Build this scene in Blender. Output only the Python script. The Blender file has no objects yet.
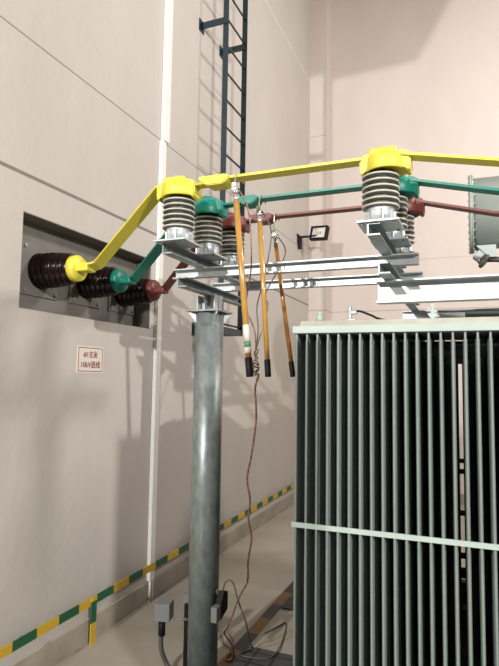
import bpy, bmesh, math, random
from mathutils import Vector, Matrix

random.seed(7)
S = bpy.context.scene
COL = S.collection

# ------------------------------------------------------------------ camera
cam_d = bpy.data.cameras.new('camera')
cam = bpy.data.objects.new('camera', cam_d)
COL.objects.link(cam)
S.camera = cam
cam_d.sensor_fit = 'VERTICAL'
cam_d.sensor_height = 24.0
cam_d.sensor_width = 24.0
cam_d.lens = 24.0 * 550.0 / 666.0
cam_d.clip_start = 0.02
cam_d.clip_end = 60
RM = ((0.9262394949, 0.0171736241, 0.3765441073),
      (0.3766326601, -0.0822049012, -0.9227080761),
      (0.0151075295, 0.9964674710, -0.0826095740))
cam.matrix_world = Matrix(((*RM[0], 0.0), (*RM[1], 0.0), (*RM[2], 1.6), (0, 0, 0, 1)))

# ------------------------------------------------------------------ world, lights, exposure
W = bpy.data.worlds.new('world')
S.world = W
W.use_nodes = True
W.node_tree.nodes['Background'].inputs[0].default_value = (1.0, 0.97, 0.94, 1)
W.node_tree.nodes['Background'].inputs[1].default_value = 0.05
S.view_settings.view_transform = 'Standard'
S.view_settings.look = 'None'
S.view_settings.gamma = 1.0
S.view_settings.use_curve_mapping = False
S.view_settings.exposure = -0.06


def lamp(name, loc, power, color, radius=0.06, target=None, angle=None, blend=0.3):
    d = bpy.data.lights.new(name, 'SPOT' if target else 'POINT')
    d.energy = power
    d.color = color
    d.shadow_soft_size = radius
    o = bpy.data.objects.new(name, d)
    o.location = loc
    if target:
        d.spot_size = math.radians(angle)
        d.spot_blend = blend
        o.rotation_euler = (Vector(target) - Vector(loc)).to_track_quat('-Z', 'Y').to_euler()
    COL.objects.link(o)
    return o


lamp('floodlight_near_left', (-1.95, -5.0, 4.3), 2350, (1.0, 0.97, 0.93), 0.09, (-0.2, 4.5, 2.2), 70, 0.4)
lamp('floodlight_right', (3.5, -1.5, 3.55), 1350, (1.0, 0.97, 0.93), 0.05, (-1.6, 3.6, 1.9), 84, 0.5)
lamp('floodlight_high', (2.6, 4.4, 5.2), 720, (1.0, 0.94, 0.90), 0.4)

# ------------------------------------------------------------------ materials
MATS = {}


def mat(name, color, rough=0.6, metal=0.0, noise=0.0, nscale=8.0, color2=None, bump=0.0,
        bscale=60.0, coat=0.0, spec=0.5, stretch=None):
    if name in MATS:
        return MATS[name]
    m = bpy.data.materials.new(name)
    m.use_nodes = True
    nt = m.node_tree
    b = nt.nodes['Principled BSDF']
    b.inputs['Base Color'].default_value = (*color, 1)
    b.inputs['Roughness'].default_value = rough
    b.inputs['Metallic'].default_value = metal
    b.inputs['Coat Weight'].default_value = coat
    b.inputs['Specular IOR Level'].default_value = spec
    tc = nt.nodes.new('ShaderNodeTexCoord')
    mp = nt.nodes.new('ShaderNodeMapping')
    nt.links.new(tc.outputs['Object'], mp.inputs['Vector'])
    if stretch:
        mp.inputs['Scale'].default_value = stretch
    n = nt.nodes.new('ShaderNodeTexNoise')
    n.inputs['Scale'].default_value = nscale
    n.inputs['Detail'].default_value = 6
    nt.links.new(mp.outputs['Vector'], n.inputs['Vector'])
    c2 = color2 or tuple(c * (1 - noise) for c in color)
    mx = nt.nodes.new('ShaderNodeMix')
    mx.data_type = 'RGBA'
    mx.inputs[6].default_value = (*color, 1)
    mx.inputs[7].default_value = (*c2, 1)
    rp = nt.nodes.new('ShaderNodeMapRange')
    rp.inputs[1].default_value = 0.35
    rp.inputs[2].default_value = 0.68
    nt.links.new(n.outputs['Fac'], rp.inputs[0])
    nt.links.new(rp.outputs[0], mx.inputs[0])
    nt.links.new(mx.outputs[2], b.inputs['Base Color'])
    if bump:
        n2 = nt.nodes.new('ShaderNodeTexNoise')
        n2.inputs['Scale'].default_value = bscale
        nt.links.new(mp.outputs['Vector'], n2.inputs['Vector'])
        bp = nt.nodes.new('ShaderNodeBump')
        bp.inputs['Strength'].default_value = bump
        bp.inputs['Distance'].default_value = 0.01
        nt.links.new(n2.outputs['Fac'], bp.inputs['Height'])
        nt.links.new(bp.outputs[0], b.inputs['Normal'])
    MATS[name] = m
    return m


def plaster(name, base, dark, lines):
    """painted plaster in world metres; lines = (z, half width, darkness) of the horizontal joints"""
    m = bpy.data.materials.new(name)
    m.use_nodes = True
    nt = m.node_tree
    N = nt.nodes
    L = nt.links.new
    b = N['Principled BSDF']
    b.inputs['Roughness'].default_value = 0.75
    b.inputs['Specular IOR Level'].default_value = 0.25
    g = N.new('ShaderNodeNewGeometry')
    n = N.new('ShaderNodeTexNoise')
    n.inputs['Scale'].default_value = 1.6
    n.inputs['Detail'].default_value = 8
    n.inputs['Roughness'].default_value = 0.6
    mp = N.new('ShaderNodeMapping')
    mp.inputs['Scale'].default_value = (1, 1, 0.45)
    L(g.outputs['Position'], mp.inputs['Vector'])
    L(mp.outputs[0], n.inputs['Vector'])
    rp = N.new('ShaderNodeMapRange')
    rp.inputs[1].default_value = 0.3
    rp.inputs[2].default_value = 0.75
    L(n.outputs['Fac'], rp.inputs[0])
    mx = N.new('ShaderNodeMix')
    mx.data_type = 'RGBA'
    mx.inputs[6].default_value = (*base, 1)
    mx.inputs[7].default_value = (*dark, 1)
    L(rp.outputs[0], mx.inputs[0])
    out = mx.outputs[2]
    sp = N.new('ShaderNodeSeparateXYZ')
    L(g.outputs['Position'], sp.inputs[0])
    for z, w, k in lines:
        d = N.new('ShaderNodeMath'); d.operation = 'SUBTRACT'; d.inputs[1].default_value = z
        L(sp.outputs['Z'], d.inputs[0])
        a = N.new('ShaderNodeMath'); a.operation = 'ABSOLUTE'
        L(d.outputs[0], a.inputs[0])
        c = N.new('ShaderNodeMapRange')
        c.inputs[1].default_value = w
        c.inputs[2].default_value = w * 0.6
        c.inputs[3].default_value = 0
        c.inputs[4].default_value = abs(k)
        L(a.outputs[0], c.inputs[0])
        q = N.new('ShaderNodeMix'); q.data_type = 'RGBA'
        q.inputs[7].default_value = (0.16, 0.14, 0.12, 1) if k > 0 else (0.85, 0.8, 0.74, 1)
        L(c.outputs[0], q.inputs[0])
        L(out, q.inputs[6])
        out = q.outputs[2]
    L(out, b.inputs['Base Color'])
    n2 = N.new('ShaderNodeTexNoise')
    n2.inputs['Scale'].default_value = 18
    L(g.outputs['Position'], n2.inputs['Vector'])
    bp = N.new('ShaderNodeBump')
    bp.inputs['Strength'].default_value = 0.12
    bp.inputs['Distance'].default_value = 0.02
    L(n2.outputs['Fac'], bp.inputs['Height'])
    L(bp.outputs[0], b.inputs['Normal'])
    return m


def banded(name, axis, start, pitch, ca, cb, rough=0.5, dirt=0.0):
    """two paint colours alternating along a world axis"""
    m = bpy.data.materials.new(name)
    m.use_nodes = True
    nt = m.node_tree
    N = nt.nodes
    L = nt.links.new
    b = N['Principled BSDF']
    b.inputs['Roughness'].default_value = rough
    g = N.new('ShaderNodeNewGeometry')
    sp = N.new('ShaderNodeSeparateXYZ')
    L(g.outputs['Position'], sp.inputs[0])
    d = N.new('ShaderNodeMath'); d.operation = 'SUBTRACT'; d.inputs[1].default_value = start
    L(sp.outputs[axis], d.inputs[0])
    p = N.new('ShaderNodeMath'); p.operation = 'PINGPONG'; p.inputs[1].default_value = pitch
    w = N.new('ShaderNodeMath'); w.operation = 'FLOORED_MODULO'; w.inputs[1].default_value = pitch * 2
    L(d.outputs[0], w.inputs[0])
    t = N.new('ShaderNodeMath'); t.operation = 'GREATER_THAN'; t.inputs[1].default_value = pitch
    L(w.outputs[0], t.inputs[0])
    mx = N.new('ShaderNodeMix'); mx.data_type = 'RGBA'
    mx.inputs[6].default_value = (*ca, 1)
    mx.inputs[7].default_value = (*cb, 1)
    L(t.outputs[0], mx.inputs[0])
    L(mx.outputs[2], b.inputs['Base Color'])
    return m


def gridded(name, ca, cj, cell, joint, rough):
    m = bpy.data.materials.new(name)
    m.use_nodes = True
    nt = m.node_tree
    N = nt.nodes
    L = nt.links.new
    b = N['Principled BSDF']
    b.inputs['Roughness'].default_value = rough
    g = N.new('ShaderNodeNewGeometry')
    br = N.new('ShaderNodeTexBrick')
    br.offset = 0
    br.inputs['Scale'].default_value = 1.0
    br.inputs['Brick Width'].default_value = cell
    br.inputs['Row Height'].default_value = cell
    br.inputs['Mortar Size'].default_value = joint
    br.inputs['Color1'].default_value = (*ca, 1)
    br.inputs['Color2'].default_value = (*[c * 0.85 for c in ca], 1)
    br.inputs['Mortar'].default_value = (*cj, 1)
    L(g.outputs['Position'], br.inputs['Vector'])
    L(br.outputs['Color'], b.inputs['Base Color'])
    return m


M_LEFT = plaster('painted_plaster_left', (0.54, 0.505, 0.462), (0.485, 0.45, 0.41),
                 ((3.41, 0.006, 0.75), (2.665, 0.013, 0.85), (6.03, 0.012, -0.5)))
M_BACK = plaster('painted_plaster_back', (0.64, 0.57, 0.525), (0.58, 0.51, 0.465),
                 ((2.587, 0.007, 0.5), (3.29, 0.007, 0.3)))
M_FAR = mat('dim_far_plaster', (0.28, 0.26, 0.24), 0.8, noise=0.1, nscale=1.5)
M_NICHE = mat('grey_niche_board', (0.20, 0.185, 0.165), 0.7, noise=0.25, nscale=5)
M_FLOOR = mat('beige_epoxy_floor', (0.41, 0.375, 0.31), 0.28, noise=0.2, nscale=2.5, bump=0.05, bscale=5)
M_SKIRT = mat('stone_skirting', (0.40, 0.36, 0.30), 0.5, noise=0.3, nscale=4)
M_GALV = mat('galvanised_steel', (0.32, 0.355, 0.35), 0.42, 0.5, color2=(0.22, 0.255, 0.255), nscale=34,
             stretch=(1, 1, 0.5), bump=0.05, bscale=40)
M_GALV2 = mat('zinc_coated_channel', (0.53, 0.57, 0.58), 0.45, 0.5, color2=(0.44, 0.475, 0.49), nscale=10)
M_YEL = mat('yellow_insulating_cover', (0.68, 0.61, 0.06), 0.45, noise=0.06, nscale=30, bump=0.08, bscale=60)
M_GRN = mat('green_insulating_cover', (0.0, 0.205, 0.145), 0.42, noise=0.1, nscale=30, bump=0.08, bscale=60)
M_RED = mat('red_brown_insulating_cover', (0.165, 0.032, 0.024), 0.45, noise=0.15, nscale=30, bump=0.08, bscale=60)
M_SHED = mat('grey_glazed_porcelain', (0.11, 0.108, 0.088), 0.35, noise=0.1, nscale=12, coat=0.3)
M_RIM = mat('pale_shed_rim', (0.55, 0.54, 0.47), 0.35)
M_BROWN = mat('brown_glazed_porcelain', (0.012, 0.005, 0.004), 0.22, noise=0.2, spec=0.3)
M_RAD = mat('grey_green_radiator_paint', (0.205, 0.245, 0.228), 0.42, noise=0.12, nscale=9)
M_RADTOP = mat('pale_green_cover_paint', (0.40, 0.48, 0.44), 0.5, noise=0.08)
M_DUST = mat('dusty_cover_paint', (0.46, 0.45, 0.38), 0.7, noise=0.2, nscale=14)
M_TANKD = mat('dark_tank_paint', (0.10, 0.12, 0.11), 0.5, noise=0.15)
M_CONS = mat('conservator_grey_paint', (0.37, 0.41, 0.38), 0.45, noise=0.08)
M_LADDER = mat('dark_blue_ladder_paint', (0.012, 0.030, 0.040), 0.4, noise=0.2, nscale=15)
M_BLACK = mat('black_rubber', (0.008, 0.008, 0.008), 0.6, spec=0.25)
M_WHITE = mat('white_plastic_trunking', (0.80, 0.79, 0.74), 0.45, noise=0.03)
M_ORANGE = mat('orange_varnished_rod', (0.50, 0.28, 0.06), 0.25, color2=(0.30, 0.14, 0.03), nscale=9,
               coat=0.5, stretch=(1, 1, 0.6))
M_ORDARK = mat('dark_orange_varnished_rod', (0.42, 0.17, 0.025), 0.22, color2=(0.20, 0.075, 0.015), nscale=9, coat=0.5)
M_CHROME = mat('bright_metal_clamp', (0.72, 0.72, 0.70), 0.25, 0.85, noise=0.2, nscale=40)
M_COPPER = mat('brown_copper_wire', (0.10, 0.055, 0.035), 0.35, 0.3, color2=(0.34, 0.21, 0.14), nscale=45)
M_GBOX = mat('grey_plastic_box', (0.20, 0.212, 0.215), 0.5, noise=0.05)
M_PIPE = mat('grey_olive_conduit', (0.10, 0.095, 0.08), 0.45, noise=0.1)
M_SIGN = mat('white_sign_paper', (0.68, 0.64, 0.58), 0.6, noise=0.03)
M_SRED = mat('dark_red_print', (0.25, 0.03, 0.035), 0.6)
M_STICK = mat('green_sticker_print', (0.05, 0.30, 0.20), 0.5)
M_GLASS = mat('lamp_reflector', (0.85, 0.85, 0.85), 0.4, 0.2)
M_STRIPE = banded('yellow_green_bands', 'Y', 2.04 - 0.167 * 2, 0.167, (0.60, 0.38, 0.03), (0.012, 0.10, 0.045))
M_VSTRIPE = banded('yellow_green_upright', 'Z', 0.0, 0.125, (0.60, 0.38, 0.03), (0.012, 0.10, 0.045))
M_HAZ = banded('black_yellow_floor_paint', 'Y', 0.0, 0.24, (0.20, 0.10, 0.015), (0.02, 0.018, 0.018), 0.45)
M_MAT = gridded('grey_rubber_grid', (0.06, 0.07, 0.075), (0.008, 0.008, 0.008), 0.12, 0.008, 0.6)

# ------------------------------------------------------------------ mesh helpers


class MB:
    def __init__(self):
        self.bm = bmesh.new()
        self.mi = 0

    def _fin(self, fs, smooth=False):
        for f in fs:
            f.material_index = self.mi
            f.smooth = smooth

    def box(self, lo, hi, bevel=0.0, mtx=None):
        x0, y0, z0 = lo
        x1, y1, z1 = hi
        co = [(x, y, z) for z in (z0, z1) for y in (y0, y1) for x in (x0, x1)]
        if mtx:
            co = [mtx @ Vector(c) for c in co]
        v = [self.bm.verts.new(c) for c in co]
        F = [(0, 2, 3, 1), (4, 5, 7, 6), (0, 1, 5, 4), (2, 6, 7, 3), (0, 4, 6, 2), (1, 3, 7, 5)]
        fs = [self.bm.faces.new([v[i] for i in f]) for f in F]
        self._fin(fs)
        if bevel:
            es = list({e for f in fs for e in f.edges})
            r = bmesh.ops.bevel(self.bm, geom=es, offset=bevel, segments=2, affect='EDGES', profile=0.5)
            self._fin(r['faces'])
        return self

    def prism(self, pts, axis, a, b, mtx=None):
        """2D outline extruded along an axis ('x','y','z') from a to b"""
        def mk(p, t):
            c = {'x': (t, p[0], p[1]), 'y': (p[0], t, p[1]), 'z': (p[0], p[1], t)}[axis]
            return mtx @ Vector(c) if mtx else c
        A = [self.bm.verts.new(mk(p, a)) for p in pts]
        B = [self.bm.verts.new(mk(p, b)) for p in pts]
        n = len(pts)
        fs = [self.bm.faces.new((A[i], A[(i + 1) % n], B[(i + 1) % n], B[i])) for i in range(n)]
        fs += [self.bm.faces.new(A[::-1]), self.bm.faces.new(B)]
        self._fin(fs)
        return self

    def lathe(self, prof, c=(0, 0, 0), axis='z', seg=32, mis=None, smooth=True):
        c = Vector(c)
        rings = []
        for r, t in prof:
            ring = []
            for i in range(seg):
                a = 2 * math.pi * i / seg
                u, w = r * math.cos(a), r * math.sin(a)
                p = {'z': (u, w, t), 'x': (t, u, w), 'y': (w, t, u)}[axis]
                ring.append(self.bm.verts.new(c + Vector(p)))
            rings.append(ring)
        for k in range(len(rings) - 1):
            A, B = rings[k], rings[k + 1]
            for i in range(seg):
                f = self.bm.faces.new((A[i], A[(i + 1) % seg], B[(i + 1) % seg], B[i]))
                f.smooth = smooth
                f.material_index = mis[k] if mis else self.mi
        for ring in (rings[0][::-1], rings[-1]):
            if prof[0][0] > 1e-5:
                f = self.bm.faces.new(ring)
                f.material_index = self.mi
        return self

    def cyl(self, p0, p1, r, seg=14, r1=None):
        p0, p1 = Vector(p0), Vector(p1)
        return self.tube([p0, p1], [r, r if r1 is None else r1], seg)

    def tube(self, pts, r, seg=8, smooth=True):
        pts = [Vector(p) for p in pts]
        n = len(pts)
        rs = r if isinstance(r, (list, tuple)) else [r] * n
        prev = None
        rings = []
        for i in range(n):
            t = (pts[min(i + 1, n - 1)] - pts[max(i - 1, 0)]).normalized()
            if prev is None:
                up = Vector((0, 0, 1)) if abs(t.z) < 0.9 else Vector((1, 0, 0))
                a = t.cross(up).normalized()
            else:
                a = (prev - t * prev.dot(t)).normalized()
            prev = a
            b = t.cross(a)
            rings.append([self.bm.verts.new(pts[i] + (a * math.cos(q) + b * math.sin(q)) * rs[i])
                          for q in [2 * math.pi * k / seg for k in range(seg)]])
        fs = []
        for k in range(n - 1):
            for i in range(seg):
                fs.append(self.bm.faces.new((rings[k][i], rings[k][(i + 1) % seg],
                                             rings[k + 1][(i + 1) % seg], rings[k + 1][i])))
        self._fin(fs, smooth)
        self._fin([self.bm.faces.new(rings[0][::-1]), self.bm.faces.new(rings[-1])])
        return self

    def ribbon(self, pts, w, t):
        """flat bar swept through pts; w = half-width vector(s), t = thickness"""
        pts = [Vector(p) for p in pts]
        n = len(pts)
        ws = [Vector(q) for q in w] if isinstance(w[0], (tuple, Vector)) else [Vector(w)] * n
        rings = []
        for i in range(n):
            d = (pts[min(i + 1, n - 1)] - pts[max(i - 1, 0)]).normalized()
            nn = d.cross(ws[i]).normalized() * (t / 2)
            rings.append([self.bm.verts.new(pts[i] + s * ws[i] + q * nn)
                          for s, q in ((-1, -1), (1, -1), (1, 1), (-1, 1))])
        fs = []
        for k in range(n - 1):
            for i in range(4):
                fs.append(self.bm.faces.new((rings[k][i], rings[k][(i + 1) % 4],
                                             rings[k + 1][(i + 1) % 4], rings[k + 1][i])))
        fs += [self.bm.faces.new(rings[0][::-1]), self.bm.faces.new(rings[-1])]
        self._fin(fs)
        return self

    def build(self, name, mats, parent=None, origin=None, smooth_angle=False):
        bmesh.ops.recalc_face_normals(self.bm, faces=self.bm.faces[:])
        me = bpy.data.meshes.new(name)
        off = Vector((0, 0, 0))
        if parent is not None:
            q = parent
            while q is not None:
                off += q.location
                q = q.parent
        elif origin is not None:
            off = Vector(origin)
        self.bm.transform(Matrix.Translation(-off))
        self.bm.to_mesh(me)
        self.bm.free()
        for m in (mats if isinstance(mats, (list, tuple)) else [mats]):
            me.materials.append(m)
        o = bpy.data.objects.new(name, me)
        COL.objects.link(o)
        if parent is not None:
            o.parent = parent
        elif origin is not None:
            o.location = origin
        return o


def tag(o, label=None, cat=None, group=None, kind=None):
    if label: o['label'] = label
    if cat: o['category'] = cat
    if group: o['group'] = group
    if kind: o['kind'] = kind
    return o


def empty(name, loc, label, cat, group=None, rz=0.0):
    o = bpy.data.objects.new(name, None)
    o.empty_display_size = 0.1
    o.location = loc
    o.rotation_euler = (0, 0, rz)
    COL.objects.link(o)
    return tag(o, label, cat, group)


def kids(o):
    return [c for c in bpy.data.objects if c.parent == o]


def copy_tree(o, parent=None):
    c = o.copy()
    COL.objects.link(c)
    c.parent = parent
    for ch in kids(o):
        copy_tree(ch, c)
    return c


def smooth(pts, n=6):
    P = [Vector(p) for p in pts]
    P = [P[0] * 2 - P[1]] + P + [P[-1] * 2 - P[-2]]
    out = []
    for i in range(1, len(P) - 2):
        for k in range(n):
            t = k / n
            a, b, c, d = P[i - 1], P[i], P[i + 1], P[i + 2]
            out.append(0.5 * ((2 * b) + (c - a) * t + (2 * a - 5 * b + 4 * c - d) * t * t
                              + (3 * b - a - 3 * c + d) * t ** 3))
    out.append(P[-2])
    return out


# ------------------------------------------------------------------ room shell
XL, XR, YN, YB, ZC = -2.19, 8.0, -7.0, 7.87, 11.0


def struct(name, mb, m):
    return tag(mb.build(name, m), kind='structure')


struct('floor', MB().box((XL - 0.4, YN - 0.2, -0.2), (XR + 0.2, YB + 0.2, 0)), M_FLOOR)
struct('ceiling', MB().box((XL - 0.4, YN - 0.2, ZC), (XR + 0.2, YB + 0.2, ZC + 0.2)), M_FAR)
NY0, NY1, NZ0, NZ1, ND = 2.18, 3.43, 1.95, 2.465, 0.13
w = MB()
w.box((XL - 0.3, YN - 0.2, 0), (XL, NY0, ZC))
w.box((XL - 0.3, NY1, 0), (XL, YB + 0.2, ZC))
w.box((XL - 0.3, NY0, 0), (XL, NY1, NZ0))
w.box((XL - 0.3, NY0, NZ1), (XL, NY1, ZC))
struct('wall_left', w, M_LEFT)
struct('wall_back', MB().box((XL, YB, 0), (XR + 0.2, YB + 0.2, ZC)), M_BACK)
struct('wall_right', MB().box((XR, YN - 0.2, 0), (XR + 0.2, YB, ZC)), M_FAR)
struct('wall_front', MB().box((XL, YN - 0.2, 0), (XR, YN, ZC)), M_FAR)
struct('unseen_shadow_caster', MB().box((0.60, 0.84, 0), (0.72, 1.09, 2.35)), M_BACK)  # added upright slab out of view, only there to shadow the lower left wall
# plate at the bottom of the recess and its dark reveals
n = MB()
n.box((XL - ND - 0.01, NY0, NZ0), (XL - ND, NY1, NZ1))
n.box((XL - ND, NY0, NZ1 - 0.004), (XL - 0.002, NY1, NZ1))
n.box((XL - ND, NY0, NZ0), (XL - 0.002, NY1, NZ0 + 0.004))
n.box((XL - ND, NY1 - 0.004, NZ0 + 0.004), (XL - 0.002, NY1, NZ1 - 0.004))
struct('trim_1', n, M_NICHE)
# unseen block added high on the left wall to shade the back wall top
c = MB()
c.prism([(XL, 5.32), (-1.24, 5.35), (-0.80, 6.15), (-0.80, 6.6), (XL, 6.6)], 'y', 1.85, 2.2)
struct('added_shade_block', c, M_BACK)
# column in the back left corner with its two shallow bands
c = MB()
c.box((XL, 7.6, 0), (-1.93, YB, ZC))
struct('trim_2', c, M_BACK)
c = MB()
c.box((XL, 7.585, 5.16), (-1.925, 7.6, 5.22))
struct('trim_3', c, M_BACK)
b = MB()
b.box((XL, YN, 0), (XL + 0.012, 7.6, 0.139), 0.002)
struct('baseboard_left', b, M_SKIRT)
struct('baseboard_back', MB().box((-1.93, YB - 0.012, 0), (XR, YB, 0.139), 0.002), M_SKIRT)

# ------------------------------------------------------------------ floor markings and mats
tag(MB().box((-1.36, -1.5, 0), (-1.282, 7.2, 0.003)).build('hazard_stripe', M_HAZ),
    'black and yellow hazard stripe painted along the floor behind the grey post', 'floor marking')
tag(MB().box((-1.28, 1.6, 0.0), (-0.66, 3.18, 0.012), 0.003).build('rubber_mat', M_MAT),
    'dark grey gridded mat on the floor at the very bottom, under the loose cables', 'mat', 'gridded floor mats')
tag(MB().box((-1.28, 3.79, 0.0), (-0.66, 6.2, 0.012), 0.003).build('rubber_mat', M_MAT),
    'dark grey gridded mat beside the hazard stripe, the farther one behind the bare floor', 'mat', 'gridded floor mats')

# ------------------------------------------------------------------ earthing strip on the wall
es = empty('earthing_strip', (XL, 2.84, 0.2),
           'yellow and green banded flat earthing bar running low along the left wall', 'earthing bar')
MB().box((XL + 0.036, YN + 0.1, 0.226), (XL + 0.042, 7.5, 0.275)).build('flat_bar', M_STRIPE, es)
for i in range(17):
    y = -5.2 + i * 0.75
    MB().cyl((XL + 0.001, y, 0.250), (XL + 0.036, y, 0.250), 0.012).build('standoff', M_GALV, es)
MB().box((XL + 0.0425, 2.815, 0.0), (XL + 0.048, 2.865, 0.279)).build('upright_bar', M_VSTRIPE, es)

# ------------------------------------------------------------------ white cable trunking on the wall
t = empty('cable_trunking', (XL, 3.55, 0.07),
          'white vertical plastic cable trunking on the left wall beside the recess', 'cable trunking')
MB().box((XL + 0.0005, 3.489, 0.150), (XL + 0.03, 3.549, 3.40), 0.002).build('lower_trunking', M_WHITE, t)
MB().box((XL + 0.0005, 3.505, 3.40), (XL + 0.04, 3.575, ZC - 0.05), 0.002).build('upper_trunking', M_WHITE, t)
for y in (3.503, 3.534):
    MB().cyl((XL + 0.022, y, 0.0), (XL + 0.022, y, 0.155), 0.0085).build('conduit', M_WHITE, t)

# ------------------------------------------------------------------ wall sign
s = empty('wall_sign', (XL, 2.775, 1.70),
          'small white notice with dark red border and lettering below the recess', 'sign')
sg = MB()
sg.box((XL, 2.65, 1.619), (XL + 0.002, 2.90, 1.783))
sg.build('panel', M_SIGN, s)
fr = MB()
y0, y1, z0, z1, e = 2.660, 2.891, 1.628, 1.775, 0.0045
for lo, hi in (((y0, z0), (y1, z0 + e)), ((y0, z1 - e), (y1, z1)), ((y0, z0), (y0 + e, z1)), ((y1 - e, z0), (y1, z1))):
    fr.box((XL + 0.002, lo[0], lo[1]), (XL + 0.0028, hi[0], hi[1]))
fr.build('border', M_SRED, s)


def text_mesh(body, size):
    cu = bpy.data.curves.new('lettering', 'FONT')
    cu.body = body
    cu.size = size
    cu.align_x = 'CENTER'
    cu.align_y = 'CENTER'
    cu.extrude = 0.0004
    cu.offset = 0.0006
    o = bpy.data.objects.new('lettering_source', cu)
    COL.objects.link(o)
    bpy.context.view_layer.update()
    dg = bpy.context.evaluated_depsgraph_get()
    me = bpy.data.meshes.new_from_object(o.evaluated_get(dg))
    bpy.data.objects.remove(o)
    return me


for body, z, size in (('#1\u4e3b\u53d8', 1.731, 0.044), ('10kV\u8fdb\u7ebf', 1.668, 0.046)):
    me = text_mesh(body, size)
    me.transform(Matrix(((0, 0, 1, 0.0032), (1, 0, 0, 0.0), (0, 1, 0, z - 1.70), (0, 0, 0, 1))))
    me.materials.clear()
    me.materials.append(M_SRED)
    o = bpy.data.objects.new('lettering', me)
    COL.objects.link(o)
    o.parent = s

# ------------------------------------------------------------------ ladder
lad = empty('wall_ladder', (-1.97, 4.34, 1.98),
            'tall dark blue steel ladder bracketed to the left wall above the grey post', 'ladder')
LX, LY0, LY1 = -1.95, 4.13, 4.55
for y in (LY0, LY1):
    r = MB()
    r.box((LX - 0.025, y - 0.004, 1.98), (LX + 0.025, y + 0.004, 8.2))
    r.build('rail', M_LADDER, lad)
for k in range(25):
    z = 2.055 + k * 0.2445
    MB().cyl((LX, LY0 + 0.004, z), (LX, LY1 - 0.004, z), 0.009, 8).build('rung', M_LADDER, lad)
MB().box((LX - 0.02, LY0 + 0.004, 1.98), (LX + 0.02, LY1 - 0.004, 2.03)).build('bottom_bar', M_LADDER, lad)
for z in (2.01, 4.71, 7.4):
    for y in (LY0, LY1):
        k = MB()
        k.box((XL + 0.006, y - 0.014, z - 0.03), (LX - 0.025, y - 0.004, z + 0.03))
        k.box((LX - 0.025, y - 0.014, z - 0.03), (LX + 0.02, y - 0.004, z + 0.03))
        k.box((XL, y - 0.05, z - 0.055), (XL + 0.006, y + 0.04, z + 0.055))
        k.build('wall_bracket', M_LADDER, lad)

# ------------------------------------------------------------------ steel post
PX, PY, PZ = -1.373, 2.765, 1.965
post = empty('steel_post', (PX, PY, 0), 'thick round galvanised steel post carrying the channel frame', 'post')
MB().lathe([(0.081, 0.012), (0.081, PZ)], (PX, PY, 0), seg=48).build('tube', M_GALV, post)
p = MB()
p.box((PX - 0.108, PY - 0.108, 0), (PX + 0.108, PY + 0.108, 0.014), 0.002)
p.build('base_plate', M_GALV, post)
p = MB()
p.box((PX - 0.098, PY - 0.098, PZ), (PX + 0.098, PY + 0.098, PZ + 0.010), 0.001)
p.build('top_plate', M_GALV, post)
for a in range(4):
    mtx = Matrix.Translation((PX, PY, 0)) @ Matrix.Rotation(math.pi / 4 + a * math.pi / 2, 4, 'Z')
    g = MB()
    g.prism([(0.079, PZ), (0.120, PZ), (0.120, PZ - 0.012), (0.079, PZ - 0.06)], 'y', -0.004, 0.004, mtx)
    g.build('gusset', M_GALV2, post)
stub = MB()
stub.box((PX - 0.055, PY - 0.05, PZ + 0.01), (PX - 0.049, PY + 0.05, 2.06))
stub.box((PX - 0.055, PY - 0.003, PZ + 0.01), (PX + 0.055, PY + 0.003, 2.06))
stub.box((PX + 0.049, PY - 0.05, PZ + 0.01), (PX + 0.055, PY + 0.05, 2.06))
stub.box((PX - 0.012, PY - 0.05, PZ + 0.01), (PX - 0.006, PY + 0.05, 2.06))
stub.build('stub', M_GALV2, post)


# ------------------------------------------------------------------ steel channels
def channel(name, axis, a, b, web, z0, z1, flange, label, t=0.006, grp='steel channels of the frame'):
    """web = position of the web plane, flange = signed flange length measured from the web"""
    f = flange
    s_ = 1 if f > 0 else -1
    pr = [(web, z0), (web + f, z0), (web + f, z0 + t), (web + s_ * t, z0 + t),
          (web + s_ * t, z1 - t), (web + f, z1 - t), (web + f, z1), (web, z1)]
    m = MB().prism(pr, axis, a, b)
    o = m.build(name, M_GALV if axis == 'y' else M_GALV2, None, ((web, (a + b) / 2, z0) if axis == 'y' else ((a + b) / 2, web, z0)))  # short channels take the darker post steel in place of shade inside them
    return tag(o, label, 'steel channel', grp)


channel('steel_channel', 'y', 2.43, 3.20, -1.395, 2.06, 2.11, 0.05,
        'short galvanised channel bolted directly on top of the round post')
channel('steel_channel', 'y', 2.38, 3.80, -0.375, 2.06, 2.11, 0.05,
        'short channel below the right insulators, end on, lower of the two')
channel('steel_channel', 'x', -1.44, -0.215, 2.50, 2.11, 2.16, -0.04,
        'long pale galvanised channel, the front one of the parallel pair between the insulator groups')
channel('steel_channel', 'x', -1.44, -0.235, 2.945, 2.11, 2.16, -0.04,
        'long pale galvanised channel, the rear one of the parallel pair between the insulator groups')
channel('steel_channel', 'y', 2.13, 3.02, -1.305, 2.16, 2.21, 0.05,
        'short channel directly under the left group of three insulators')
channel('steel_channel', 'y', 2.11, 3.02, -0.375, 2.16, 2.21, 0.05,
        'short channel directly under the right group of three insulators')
channel('steel_channel', 'x', -0.41, 1.15, 2.60, 1.955, 2.06, -0.065,
        'deep bright galvanised channel above the radiator fins leaving the frame on the right', 0.008)
channel('steel_channel', 'x', -0.43, 1.15, 3.76, 2.0, 2.06, -0.04,
        'dull galvanised channel low behind the deep bright one, just over the radiator top', 0.007)


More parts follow.
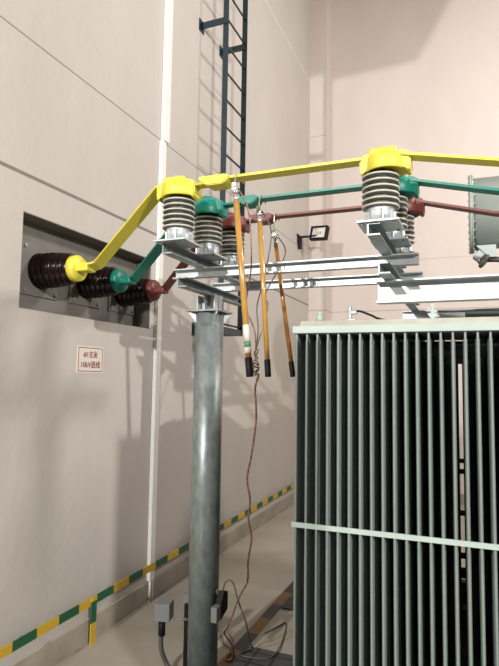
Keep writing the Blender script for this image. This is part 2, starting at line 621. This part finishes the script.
# ------------------------------------------------------------------ post insulators
def cap_mesh(d=1):
    m = MB()
    # skirt
    m.lathe([(0.0, 0.218), (0.066, 0.222), (0.078, 0.214), (0.081, 0.218), (0.079, 0.255), (0.075, 0.276), (0.064, 0.286), (0.0, 0.288)], seg=32)
    # raised lid and nut
    m.box((-0.062, -0.050, 0.262), (0.048, 0.050, 0.309), 0.012)
    m.lathe([(0.024, 0.303), (0.024, 0.314), (0.016, 0.323), (0.0, 0.325)], (-0.012, 0, 0), seg=16)
    # ears with drooping flaps where the bars enter
    for s_ in (-1, 1):
        pr = [(0.05, 0.292), (0.074, 0.290), (0.088, 0.284), (0.100, 0.272), (0.099, 0.222), (0.092, 0.204), (0.082, 0.204),
              (0.078, 0.222), (0.05, 0.236)]
        pr = [(s_ * x, z) for x, z in pr]
        mm = MB()
        mm.prism(pr, 'y', -0.042, 0.042)
        me = bpy.data.meshes.new('tmp')
        bmesh.ops.bevel(mm.bm, geom=mm.bm.edges[:], offset=0.006, segments=2, affect='EDGES')
        mm.bm.to_mesh(me)
        mm.bm.free()
        m.bm.from_mesh(me)
        bpy.data.meshes.remove(me)
    return m


def make_insulator(name='post_insulator'):
    root = empty(name, (0, 0, 0), 'x', 'insulator')
    p = MB()
    p.box((-0.08, -0.085, 0), (0.08, 0.085, 0.008), 0.001)
    p.build('base_plate', M_GALV2, root)
    for sx in (-1, 1):
        for sy in (-1, 1):
            q = MB()
            q.lathe([(0.007, 0.008), (0.007, 0.013), (0.004, 0.013), (0.004, 0.018), (0, 0.018)],
                    (sx * 0.062, sy * 0.062, 0), seg=6, smooth=False)
            q.lathe([(0.0065, -0.006), (0.0065, 0.0)], (sx * 0.062, sy * 0.062, 0), seg=6, smooth=False)
            q.build('bolt', M_GALV, root)
    f = MB()
    f.lathe([(0.062, 0.008), (0.062, 0.016), (0.052, 0.022), (0.050, 0.058), (0.056, 0.068), (0.0, 0.068)], seg=32)
    for k in range(8):
        f.box((0.045, -0.003, 0.012), (0.060, 0.003, 0.060), 0, Matrix.Rotation(k * math.pi / 4 + 0.3, 4, 'Z'))
    f.build('metal_foot', M_GALV2, root)
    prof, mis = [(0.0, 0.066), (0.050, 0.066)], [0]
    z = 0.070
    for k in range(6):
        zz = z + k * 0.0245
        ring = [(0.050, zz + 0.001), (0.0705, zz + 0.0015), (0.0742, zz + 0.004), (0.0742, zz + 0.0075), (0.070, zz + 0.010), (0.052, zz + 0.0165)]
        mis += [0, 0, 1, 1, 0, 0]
        prof += ring
    prof += [(0.050, 0.219), (0.0, 0.219)]
    mis += [0, 0]
    b_ = MB()
    b_.lathe(prof, seg=40, mis=mis)
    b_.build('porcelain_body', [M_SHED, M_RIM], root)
    cap = cap_mesh().build('insulating_cap', M_YEL, root)
    return root


IX1, IX2, IZ = -1.252, -0.333, 2.21
IY = (2.18, 2.48, 2.78)
COLS = (('yellow', M_YEL), ('green', M_GRN), ('red-brown', M_RED))
proto = make_insulator()
for gi, (ix, where) in enumerate(((IX1, 'left group over the round post'), (IX2, 'right group over the radiator'))):
    for k, (cn, cm) in enumerate(COLS):
        o = proto if (gi == 0 and k == 0) else copy_tree(proto)
        o.location = (ix, IY[k], IZ)
        tag(o, 'ribbed grey post insulator with %s cap in the %s' % (cn, where), 'insulator',
            'post insulators on the steel frame')
        for ch in kids(o):
            if ch.name.startswith('insulating_cap'):
                ch.material_slots[0].link = 'OBJECT'
                ch.material_slots[0].material = cm
                ch['label'] = '%s moulded insulating cap' % cn
                ch.location.x = 0.022 * gi

# ------------------------------------------------------------------ wall bushings in the recess
BY = (2.45, 2.855, 3.25)
BZ = 2.20
XP = XL - ND


def make_bushing():
    root = empty('wall_bushing', (XP, 0, BZ), 'x', 'bushing')
    m = MB()
    m.box((XP, -0.15, BZ - 0.15), (XP + 0.010, 0.15, BZ + 0.15), 0.003)
    m.build('mounting_plate', M_NICHE, root)
    for sy in (-1, 1):
        for sz in (-1, 1):
            q = MB()
            q.lathe([(0.011, XP + 0.010), (0.011, XP + 0.020), (0.0, XP + 0.021)],
                    (0, sy * 0.125, BZ + sz * 0.125), 'x', 8, smooth=False)
            q.build('bolt', M_GALV, root)
    prof = [(0.0, 0.010), (0.100, 0.010), (0.104, 0.016)]
    z = 0.02
    rr = [0.099, 0.099, 0.098, 0.095, 0.092, 0.088]
    for k, r in enumerate(rr):
        zz = 0.024 + k * 0.037
        prof += [(r - 0.012, zz), (r, zz + 0.005), (r + 0.003, zz + 0.013), (r, zz + 0.023), (r - 0.012, zz + 0.030)]
    prof += [(0.07, 0.255), (0.0, 0.258)]
    b_ = MB()
    b_.lathe([(r, XP + t_) for r, t_ in prof], (0, 0, BZ), 'x', 40)
    b_.build('porcelain_body', M_BROWN, root)
    c_ = MB()
    X0 = XP + 0.245
    c_.lathe([(0.0, X0), (0.066, X0), (0.074, X0 + 0.006), (0.073, X0 + 0.038), (0.065, X0 + 0.048), (0.0, X0 + 0.052)],
             (0, 0, BZ), 'x', 32)
    c_.box((X0 + 0.04, -0.040, BZ - 0.024), (X0 + 0.125, 0.040, BZ + 0.024), 0.008)
    c_.build('end_cap', M_YEL, root)
    return root


bproto = make_bushing()
for k, (cn, cm) in enumerate(COLS):
    o = bproto if k == 0 else copy_tree(bproto)
    o.location = (XP, BY[k], BZ)
    tag(o, 'dark brown ribbed wall bushing with %s end cap in the wall recess' % cn, 'bushing',
        'wall bushings in the recess')
    for ch in kids(o):
        if ch.name.startswith('end_cap'):
            ch.material_slots[0].link = 'OBJECT'
            ch.material_slots[0].material = cm
            ch['label'] = '%s end cap' % cn

# ------------------------------------------------------------------ busbars
for k, (cn, cm) in enumerate(COLS):
    yb, yi = BY[k], IY[k]
    X0 = XP + 0.38
    m = MB()
    kx = (-1.90, -1.93, -1.95)[k]
    W1 = Vector((0, 0.036, -0.010))
    pts = [(X0 - 0.03, yb, BZ), (kx, yb - 0.01, BZ + 0.008), (IX1 - 0.115, yi + 0.01, IZ + 0.268), (IX1 - 0.06, yi, IZ + 0.268)]
    m.ribbon(pts, [W1, W1, W1, W1], 0.012)
    o = m.build('busbar', cm, None, pts[1])
    tag(o, '%s flat busbar slanting up from wall bushing to insulator' % cn, 'busbar', 'slanting busbars at the recess')
    # horizontal bar through the right insulator and down beyond it
    root = empty('busbar', (IX1 + 0.1, yi, IZ + 0.268),
                 '%s flat busbar spanning between the two insulator groups and on to the right' % cn, 'busbar',
                 'long horizontal busbars')
    zb = IZ + 0.268
    m = MB()
    yy = yi - 0.02
    drop = (0.072, 0.084, 0.092)[k]
    hw = (0.032, 0.030, 0.028)[k]
    m.ribbon([(IX1 + 0.06, yi, zb - 0.004), (-1.06, yy, zb - 0.010)], (0, 0.026, 0), 0.010)
    m.ribbon([(-1.08, yy, zb), (IX2 - 0.07, yy, zb)], (0, hw, 0), 0.011)
    m.ribbon([(IX2 + 0.09, yy, zb + 0.002), (0.10, yy, zb - drop), (0.62, yy, zb - drop - 0.10)],
             (0, hw, 0), 0.011)
    m.build('flat_bar', cm, root)
    j = MB()
    x0, x1 = (-1.125, -0.972) if k == 0 else ((-1.075, -0.955) if k == 1 else (-1.12, -0.985))
    z0, z1 = zb - 0.030, zb + 0.014
    pr = [(x0, z1 - 0.004), (x0 + 0.01, z1), (x1 - 0.02, z1), (x1, z1 - 0.012), (x1 - 0.012, z0 + 0.012),
          (x1 - 0.035, z0), (x0 + 0.045, z0), (x0 + 0.012, z0 + 0.022)]
    j.prism(pr, 'y', yy - 0.045, yy + 0.042)
    bmesh.ops.bevel(j.bm, geom=j.bm.edges[:], offset=0.004, segments=2, affect='EDGES')
    j.build('joint_cover', cm, root)

# ------------------------------------------------------------------ earthing sticks
STK = [((-0.940, 2.115, 2.418), (-0.866, 2.135, 1.607)),
       ((-0.944, 2.415, 2.405), (-0.892, 2.425, 1.609)),
       ((-0.976, 2.725, 2.372), (-0.870, 2.74, 1.612))]
for k, (a, b_) in enumerate(STK):
    a, b_ = Vector(a), Vector(b_)
    d = (b_ - a).normalized()
    cn = COLS[k][0]
    root = empty('earthing_stick', a, ['orange earthing stick with white paper labels hooked on the yellow busbar',
                                       'orange earthing stick hooked on the green busbar, the middle one of three',
                                       'darker brown-orange earthing stick hooked on the red-brown busbar'][k],
                 'earthing stick', 'earthing sticks hanging from the busbars')
    L_ = (b_ - a).length
    r = (0.0130, 0.0118, 0.0112)[k]
    MB().tube([a + d * 0.055, a + d * (L_ - 0.078)], r, 16).build('rod', M_ORDARK if k == 2 else M_ORANGE, root)
    MB().tube([a + d * (L_ - 0.082), a + d * (L_ - 0.08), a + d * (L_ - 0.004), a + d * L_], [r, r + .0028, r + 0.0028, r + .0015], 16) \
        .build('handle', M_BLACK, root)
    c_ = MB()
    c_.tube([a + d * 0.03, a + d * 0.06], 0.010, 12)
    c_.tube([a + d * 0.0, a + d * 0.035], 0.006, 10)
    c_.lathe([(0.0, -0.002), (0.016, 0.0), (0.016, 0.010), (0.0, 0.012)], a + d * 0.022, 'z', 12)
    c_.build('clamp_screw', M_CHROME, root)
    h = MB()
    zt = IZ + 0.268 + 0.010
    yc = IY[k] - 0.02
    ax, ay, az = a
    h.box((ax - 0.013, ay - 0.012, az - 0.012), (ax + 0.013, ay + 0.014, az + 0.004), 0.002)
    h.box((ax - 0.011, ay - 0.016, az + 0.0), (ax + 0.011, ay - 0.008, az + 0.022), 0.002)
    # hook strap up to and over the bar
    h.ribbon([(ax, ay - 0.010, az + 0.012), (ax, yc - 0.040, zt - 0.02), (ax, yc - 0.038, zt + 0.002), (ax, yc + 0.035, zt + 0.002),
              (ax, yc + 0.037, zt - 0.022)], (0.0028, 0, 0), 0.004)
    h.build('hook', M_CHROME, root)
    if k == 0:
        q = MB()
        q.tube([a + d * 0.595, a + d * 0.665], r + 0.0012, 16)
        q.tube([a + d * 0.690, a + d * 0.715], r + 0.0012, 16)
        q.build('paper_label', M_SIGN, root)
        MB().tube([a + d * 0.668, a + d * 0.684], r + 0.0012, 16).build('green_sticker', M_STICK, root)['label'] = 'white and green sticker'

# ------------------------------------------------------------------ earthing wires
wr = empty('earthing_cable', (-0.985, 2.5, 1.72),
           'thin brown copper earthing cable hanging from the sticks down to the floor', 'cable')
K = (-0.985, 2.5, 1.74)
for k, (a, b_) in enumerate(STK):
    ax, ay, az = a
    pts = [(ax + 0.012, ay + 0.005, az + 0.0), (ax + 0.045, ay + 0.05, az - 0.10), (ax + (0.04, 0.01, -0.02)[k], ay + (0.10, 0.05, -0.06)[k], az - 0.32),
           (-0.99 + 0.05 * (k - 1), 2.5 + 0.02 * k, 1.96), (-0.975 + 0.02 * (k - 1), 2.5, 1.84), K]
    MB().tube(smooth(pts), 0.0032, 6).build('branch_wire', M_COPPER if k != 1 else M_PIPE, wr)
kn = [K]
for i in range(17):
    kn.append((K[0] + 0.014 * math.cos(i * 2.1), K[1] + 0.014 * math.sin(i * 1.7), K[2] - 0.007 * i + 0.012 * math.sin(i * 2.6)))
MB().tube(smooth(kn, 4), 0.004, 6).build('knot', M_COPPER, wr)
dn = [kn[-1], (-1.0, 2.58, 1.62), (-1.025, 2.6, 1.55), (-1.018, 2.6, 1.40), (-1.04, 2.6, 1.22), (-1.062, 2.6, 1.10), (-1.045, 2.6, 1.0), (-1.06, 2.62, 0.90),
      (-1.05, 2.64, 0.80), (-1.075, 2.66, 0.68), (-1.10, 2.72, 0.56), (-1.142, 2.75, 0.488), (-1.170, 2.75, 0.428), (-1.197, 2.75, 0.352), (-1.225, 2.76, 0.292), (-1.262, 2.80, 0.24),
      (-1.255, 2.88, 0.15), (-1.285, 2.98, 0.05), (-1.31, 3.05, 0.009), (-1.36, 3.12, 0.007)]
MB().tube(smooth(dn), 0.0050, 6).build('main_wire', M_COPPER, wr)
w2 = [(-1.262, 2.775, 0.47), (-1.254, 2.78, 0.507), (-1.225, 2.78, 0.526), (-1.202, 2.78, 0.504), (-1.183, 2.78, 0.445), (-1.165, 2.79, 0.39),
      (-1.147, 2.82, 0.31), (-1.17, 2.92, 0.20), (-1.21, 3.05, 0.09), (-1.235, 3.14, 0.022), (-1.274, 3.053, 0.018), (-1.209, 3.044, 0.018), (-1.111, 3.075, 0.018), (-1.091, 3.172, 0.016), (-1.122, 3.392, 0.006),
      (-1.168, 3.572, 0.006), (-1.195, 3.528, 0.006), (-1.244, 3.382, 0.006)]
tag(MB().tube(smooth(w2), 0.004, 6).build('cable', M_PIPE, None, w2[0]),
    'loose dark cable looping from the clamp box down to the gridded mat', 'cable')
w3 = [(-1.498, 3.258, 0.006), (-1.42, 3.15, 0.006), (-1.337, 3.10, 0.008), (-1.34, 2.99, 0.008), (-1.30, 2.99, 0.008), (-1.35, 3.12, 0.013), (-1.392, 3.219, 0.008), (-1.452, 3.279, 0.006)]
tag(MB().tube(smooth(w3), 0.004, 6).build('cable', M_COPPER, None, w3[0]),
    'thin copper wire lying on the floor and hazard stripe behind the post foot', 'cable')

# ------------------------------------------------------------------ small boxes at the post foot
jb = empty('junction_box', (-1.60, 2.78, 0.0), 'grey junction box standing on a bent conduit left of the post foot', 'junction box')
RZ = Matrix.Translation((-1.60, 2.74, 0.325)) @ Matrix.Rotation(math.radians(14), 4, 'Z')
MB().box((-0.042, -0.045, -0.045), (0.042, 0.045, 0.045), 0.002, RZ).build('enclosure', M_GBOX, jb)
MB().tube(smooth([(-1.60, 2.72, 0.275), (-1.605, 2.72, 0.20), (-1.602, 2.725, 0.12), (-1.575, 2.74, 0.045), (-1.52, 2.72, 0.018), (-1.44, 2.62, 0.016), (-1.30, 2.60, 0.016), (-1.15, 2.62, 0.016)]), 0.0135, 12) \
    .build('conduit', M_PIPE, jb)
MB().cyl((-1.60, 2.72, 0.20), (-1.60, 2.72, 0.275), 0.019, 12).build('gland', M_BLACK, jb)
MB().cyl((-1.55, 2.75, 0.285), (-1.47, 2.77, 0.285), 0.008, 8).build('link_pipe', M_GBOX, jb)
cb = empty('clamp_box', (-1.49, 2.83, 0.0), 'grey box with black strap half hidden behind the left of the post foot', 'box')
MB().box((-1.54, 2.84, 0.29), (-1.485, 2.92, 0.385), 0.002).build('enclosure', M_GBOX, cb)
MB().box((-1.520, 2.822, 0.0), (-1.499, 2.838, 0.34), 0.001).build('strap', M_BLACK, cb)
cb = empty('clamp_box', (-1.29, 2.72, 0.30), 'light grey clamp box with black connector on the right of the post foot', 'box')
MB().box((-1.278, 2.66, 0.345), (-1.244, 2.71, 0.42), 0.002).build('enclosure', M_GBOX, cb)
q = MB()
q.prism([(2.712, 0.34), (2.80, 0.37), (2.80, 0.46), (2.75, 0.475), (2.712, 0.42)], 'x', -1.275, -1.245)
q.build('connector', M_BLACK, cb)
MB().cyl((-1.285, 2.775, 0.43), (-1.285, 2.745, 0.475), 0.008, 8).build('plug', M_PIPE, cb)

# ------------------------------------------------------------------ transformer with radiators
TX, TY = -0.728, 2.3
tr = empty('transformer', (TX, TY, 0), 'grey-green oil transformer with tall radiator fins, conservator and flat strap', 'transformer',
           None, math.radians(1.2))
PITCH = 0.0459


def fin_mb(x, y0, y1, z0, z1):
    m = MB()
    h = 0.0040
    prof = [(x - 0.006, y0 + 0.005), (x - 0.003, y0), (x + 0.003, y0), (x + 0.006, y0 + 0.005), (x + 0.0064, y0 + 0.016)]
    n_ = 7
    span = (y1 - y0 - 0.04) / n_
    right = []
    for i in range(n_):
        ya = y0 + 0.02 + i * span
        right += [(x + h, ya + 0.006), (x + 0.0080, ya + 0.018), (x + 0.0080, ya + span - 0.012), (x + h, ya + span)]
    end = [(x + 0.0055, y1 - 0.004), (x - 0.0055, y1 - 0.004)]
    left = [(2 * x - a, b) for a, b in reversed(right)]
    prof = prof + right + [(x + 0.005, y1 - 0.01), (x + 0.003, y1), (x - 0.003, y1), (x - 0.005, y1 - 0.01)] + left + [(x - 0.0064, y0 + 0.016)]
    m.prism(prof, 'z', z0 + 0.03, z1 - 0.03)
    m.box((x - 0.004, y0 + 0.012, z0), (x + 0.004, y1 - 0.012, z0 + 0.031))
    m.box((x - 0.004, y0 + 0.006, z1 - 0.031), (x + 0.004, y1 - 0.012, z1))
    return m


def bank(y0, y1, n_, zt, zb, straps, x0=TX, front=False):
    r = MB()
    ym = (y0 + y1) / 2
    xe = x0 + n_ * PITCH + 0.02
    r.cyl((x0 - 0.006, ym, zt - 0.06), (xe, ym, zt - 0.06), 0.038, 20)
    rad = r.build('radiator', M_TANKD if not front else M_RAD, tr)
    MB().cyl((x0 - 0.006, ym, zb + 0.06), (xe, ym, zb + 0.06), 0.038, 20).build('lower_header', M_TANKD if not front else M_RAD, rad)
    proto_f = None
    for i in range(n_):
        x = x0 + 0.011 + i * PITCH
        if proto_f is None:
            proto_f = fin_mb(x, y0, y1, zb, zt).build('radiator_fin', M_RAD, rad)
            f = proto_f
        else:
            f = proto_f.copy()
            COL.objects.link(f)
            f.parent = rad
            f.location = (i * PITCH, 0, 0)
    for ys, z, hh in straps:
        s_ = MB()
        s_.box((x0 - 0.004, ys - 0.0025, z - hh), (xe, ys + 0.0025, z + hh))
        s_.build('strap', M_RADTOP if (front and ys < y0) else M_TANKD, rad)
    return rad


bank(2.303, 2.82, 28, 1.800, 0.20, [(2.300, 0.984, 0.0105), (2.8235, 0.984, 0.012), (2.8235, 0.42, 0.012)], front=True)
bank(4.12, 4.66, 28, 1.83, 0.16, [(4.117, 0.984, 0.017), (4.664, 0.984, 0.017), (4.117, 0.42, 0.02)])
xe = TX + 28 * PITCH
MB().box((TX - 0.006, 2.296, 1.800), (xe, 2.83, 1.832), 0.002).build('radiator_cover', M_RADTOP, tr)
MB().prism([(2.303, 1.832), (2.82, 1.832), (2.80, 1.866), (2.325, 1.856)], 'x', TX + 0.025, xe).build('top_cover', M_DUST, tr)
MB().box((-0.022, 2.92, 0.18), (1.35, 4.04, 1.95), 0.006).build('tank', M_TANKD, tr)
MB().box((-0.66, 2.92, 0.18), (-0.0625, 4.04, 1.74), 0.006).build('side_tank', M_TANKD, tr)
for y in (3.15, 3.85):
    MB().box((-0.35, y - 0.05, 0.0), (1.6, y + 0.05, 0.18), 0.003).build('base_channel', M_TANKD, tr)
MB().box((TX + 0.1, 2.50, 0.0), (xe - 0.1, 2.58, 0.20), 0.002).build('radiator_support', M_TANKD, tr)
MB().box((TX + 0.1, 4.36, 0.0), (xe - 0.1, 4.44, 0.16), 0.002).build('radiator_support', M_TANKD, tr)
for x in (0.12, 0.55, 0.95):
    MB().box((x, 2.81, 1.60), (x + 0.08, 2.93, 1.68), 0.003).build('header_pipe', M_TANKD, tr)
    MB().box((x, 4.03, 1.60), (x + 0.08, 4.14, 1.68), 0.003).build('header_pipe', M_TANKD, tr)
# brackets seen between the fins near the top
for y, z in ((2.875, 1.70), (3.3, 1.765)):
    MB().box((-0.14, y - 0.02, z - 0.012), (0.06, y + 0.02, z + 0.012)).build('pipe_bracket', M_RAD, tr)
# fittings standing on the cover
e_ = MB()
e_.lathe([(0.016, 1.858), (0.017, 1.872), (0.011, 1.878), (0.010, 1.884), (0.014, 1.890), (0.008, 1.900), (0.0, 1.902)],
         (-0.628, 2.36, 0), seg=12)
e_.build('lifting_lug', M_RADTOP, tr)
v_ = MB()
v_.box((-0.505, 2.39, 1.86), (-0.493, 2.41, 1.925), 0.002)
v_.box((-0.497, 2.388, 1.890), (-0.470, 2.412, 1.904), 0.002)
v_.box((-0.512, 2.385, 1.858), (-0.475, 2.415, 1.870), 0.002)
v_.build('valve', M_GALV, tr)
MB().tube(smooth([(-0.482, 2.40, 1.900), (-0.455, 2.40, 1.902), (-0.41, 2.42, 1.885), (-0.36, 2.46, 1.868), (-0.2, 2.6, 1.866)]), 0.005, 8) \
    .build('sensor_cable', M_BLACK, tr)
v_ = MB()
v_.box((-0.160, 2.40, 1.858), (-0.148, 2.42, 1.925), 0.001)
v_.prism([(-0.178, 1.912), (-0.160, 1.908), (-0.160, 1.885)], 'y', 2.405, 2.415)
v_.box((-0.148, 2.405, 1.888), (-0.136, 2.415, 1.900))
v_.build('cover_bracket', M_RADTOP, tr)
# conservator
c_ = MB()
CY, CZ = 3.39, 2.575
c_.lathe([(0.0, 0.02), (0.205, 0.02), (0.205, 1.1), (0.0, 1.1)], (0.012, CY, CZ), 'x', 56)
con = c_.build('conservator', M_CONS, tr)
c_ = MB()
c_.lathe([(0.0, 0.002), (0.226, 0.002), (0.228, 0.004), (0.228, 0.010), (0.226, 0.011), (0.226, 0.013), (0.228, 0.014), (0.228, 0.021), (0.205, 0.022), (0.0, 0.022)],
         (0.012, CY, CZ), 'x', 56)
for k in range(28):
    a = k * math.pi * 2 / 28
    y_, z_ = CY + 0.2175 * math.cos(a), CZ + 0.2175 * math.sin(a)
    c_.cyl((0.009, y_, z_), (0.040, y_, z_), 0.006, 6)
c_.build('flange', M_CONS, con)
for x in (0.30, 0.85):
    MB().box((x, CY - 0.10, 1.94), (x + 0.03, CY + 0.10, 2.42), 0.002).build('support_leg', M_CONS, con)
c_ = MB()
c_.prism([(0.045, 2.375), (0.15, 2.375), (0.15, 2.305), (0.115, 2.305)], 'y', CY - 0.07, CY + 0.05)
c_.build('oil_sump', M_RADTOP, con)
Q = Matrix.Translation((0.068, CY - 0.03, 2.315)) @ Matrix.Rotation(math.radians(-50), 4, 'Y')
c_ = MB()
c_.box((-0.028, -0.03, -0.016), (0.028, 0.03, 0.030), 0.003, Q)
c_.build('valve_body', M_GALV, con)
c_ = MB()
c_.lathe([(0.0, -0.045), (0.040, -0.045), (0.050, -0.040), (0.050, -0.026), (0.036, -0.020), (0.036, -0.010), (0.0, -0.008)], seg=24)
c_.bm.transform(Q)
c_.build('valve_cap', M_PIPE, con)
MB().cyl((0.10, CY - 0.03, 2.30), (0.30, CY - 0.03, 2.285), 0.016, 12).build('drain_pipe', M_PIPE, con)

# ------------------------------------------------------------------ wall floodlight
fl = empty('floodlight', (XL, 7.1, 3.50), 'small black floodlight on a bracket arm high in the back left corner', 'lamp')
k = MB()
k.box((XL, 7.02, 3.43), (XL + 0.006, 7.16, 3.57))
k.box((XL, 7.05, 3.37), (XL + 0.05, 7.10, 3.53), 0.003)
k.box((XL, 7.06, 3.52), (-1.86, 7.09, 3.545), 0.003)
k.box((XL, 7.0, 3.54), (XL + 0.02, 7.14, 3.56))
k.build('wall_bracket', M_BLACK, fl)
Q = Matrix.Translation((-1.895, 7.06, 3.565)) @ Matrix.Rotation(math.radians(-12), 4, 'Z') @ Matrix.Rotation(math.radians(-10), 4, 'X') \
    @ Matrix.Rotation(math.radians(5), 4, 'Y')
h = MB()
h.box((-0.125, 0.0, -0.095), (0.125, 0.05, 0.095), 0.006, Q)
for lo, hi in (((-0.125, -0.02, -0.095), (0.125, 0.0, -0.072)), ((-0.125, -0.02, 0.072), (0.125, 0.0, 0.095)),
               ((-0.125, -0.02, -0.072), (-0.100, 0.0, 0.072)), ((0.100, -0.02, -0.072), (0.125, 0.0, 0.072))):
    h.box(lo, hi, 0, Q)
h.build('housing', M_BLACK, fl)
g = MB()
vs = [Q @ Vector(v) for v in ((-0.1, -0.004, -0.072), (0.1, -0.004, -0.072), (0.1, -0.004, 0.072), (-0.1, -0.004, 0.072),
                             (-0.03, 0.0, -0.02), (0.03, 0.0, -0.02), (0.03, 0.0, 0.02), (-0.03, 0.0, 0.02))]
vv = [g.bm.verts.new(v) for v in vs]
for f in ((0, 1, 5, 4), (1, 2, 6, 5), (2, 3, 7, 6), (3, 0, 4, 7), (4, 5, 6, 7)):
    g.bm.faces.new([vv[i] for i in f])
rf = g.build('reflector', M_GLASS, fl)
MB().box((-0.022, -0.006, -0.016), (0.022, -0.001, 0.016), 0, Q).build('led_chip', mat('led_yellow', (0.75, 0.55, 0.2), 0.5), fl)
MB().cyl(Q @ Vector((0, 0.03, -0.09)), (-1.87, 7.075, 3.535), 0.01, 8).build('yoke', M_BLACK, fl)
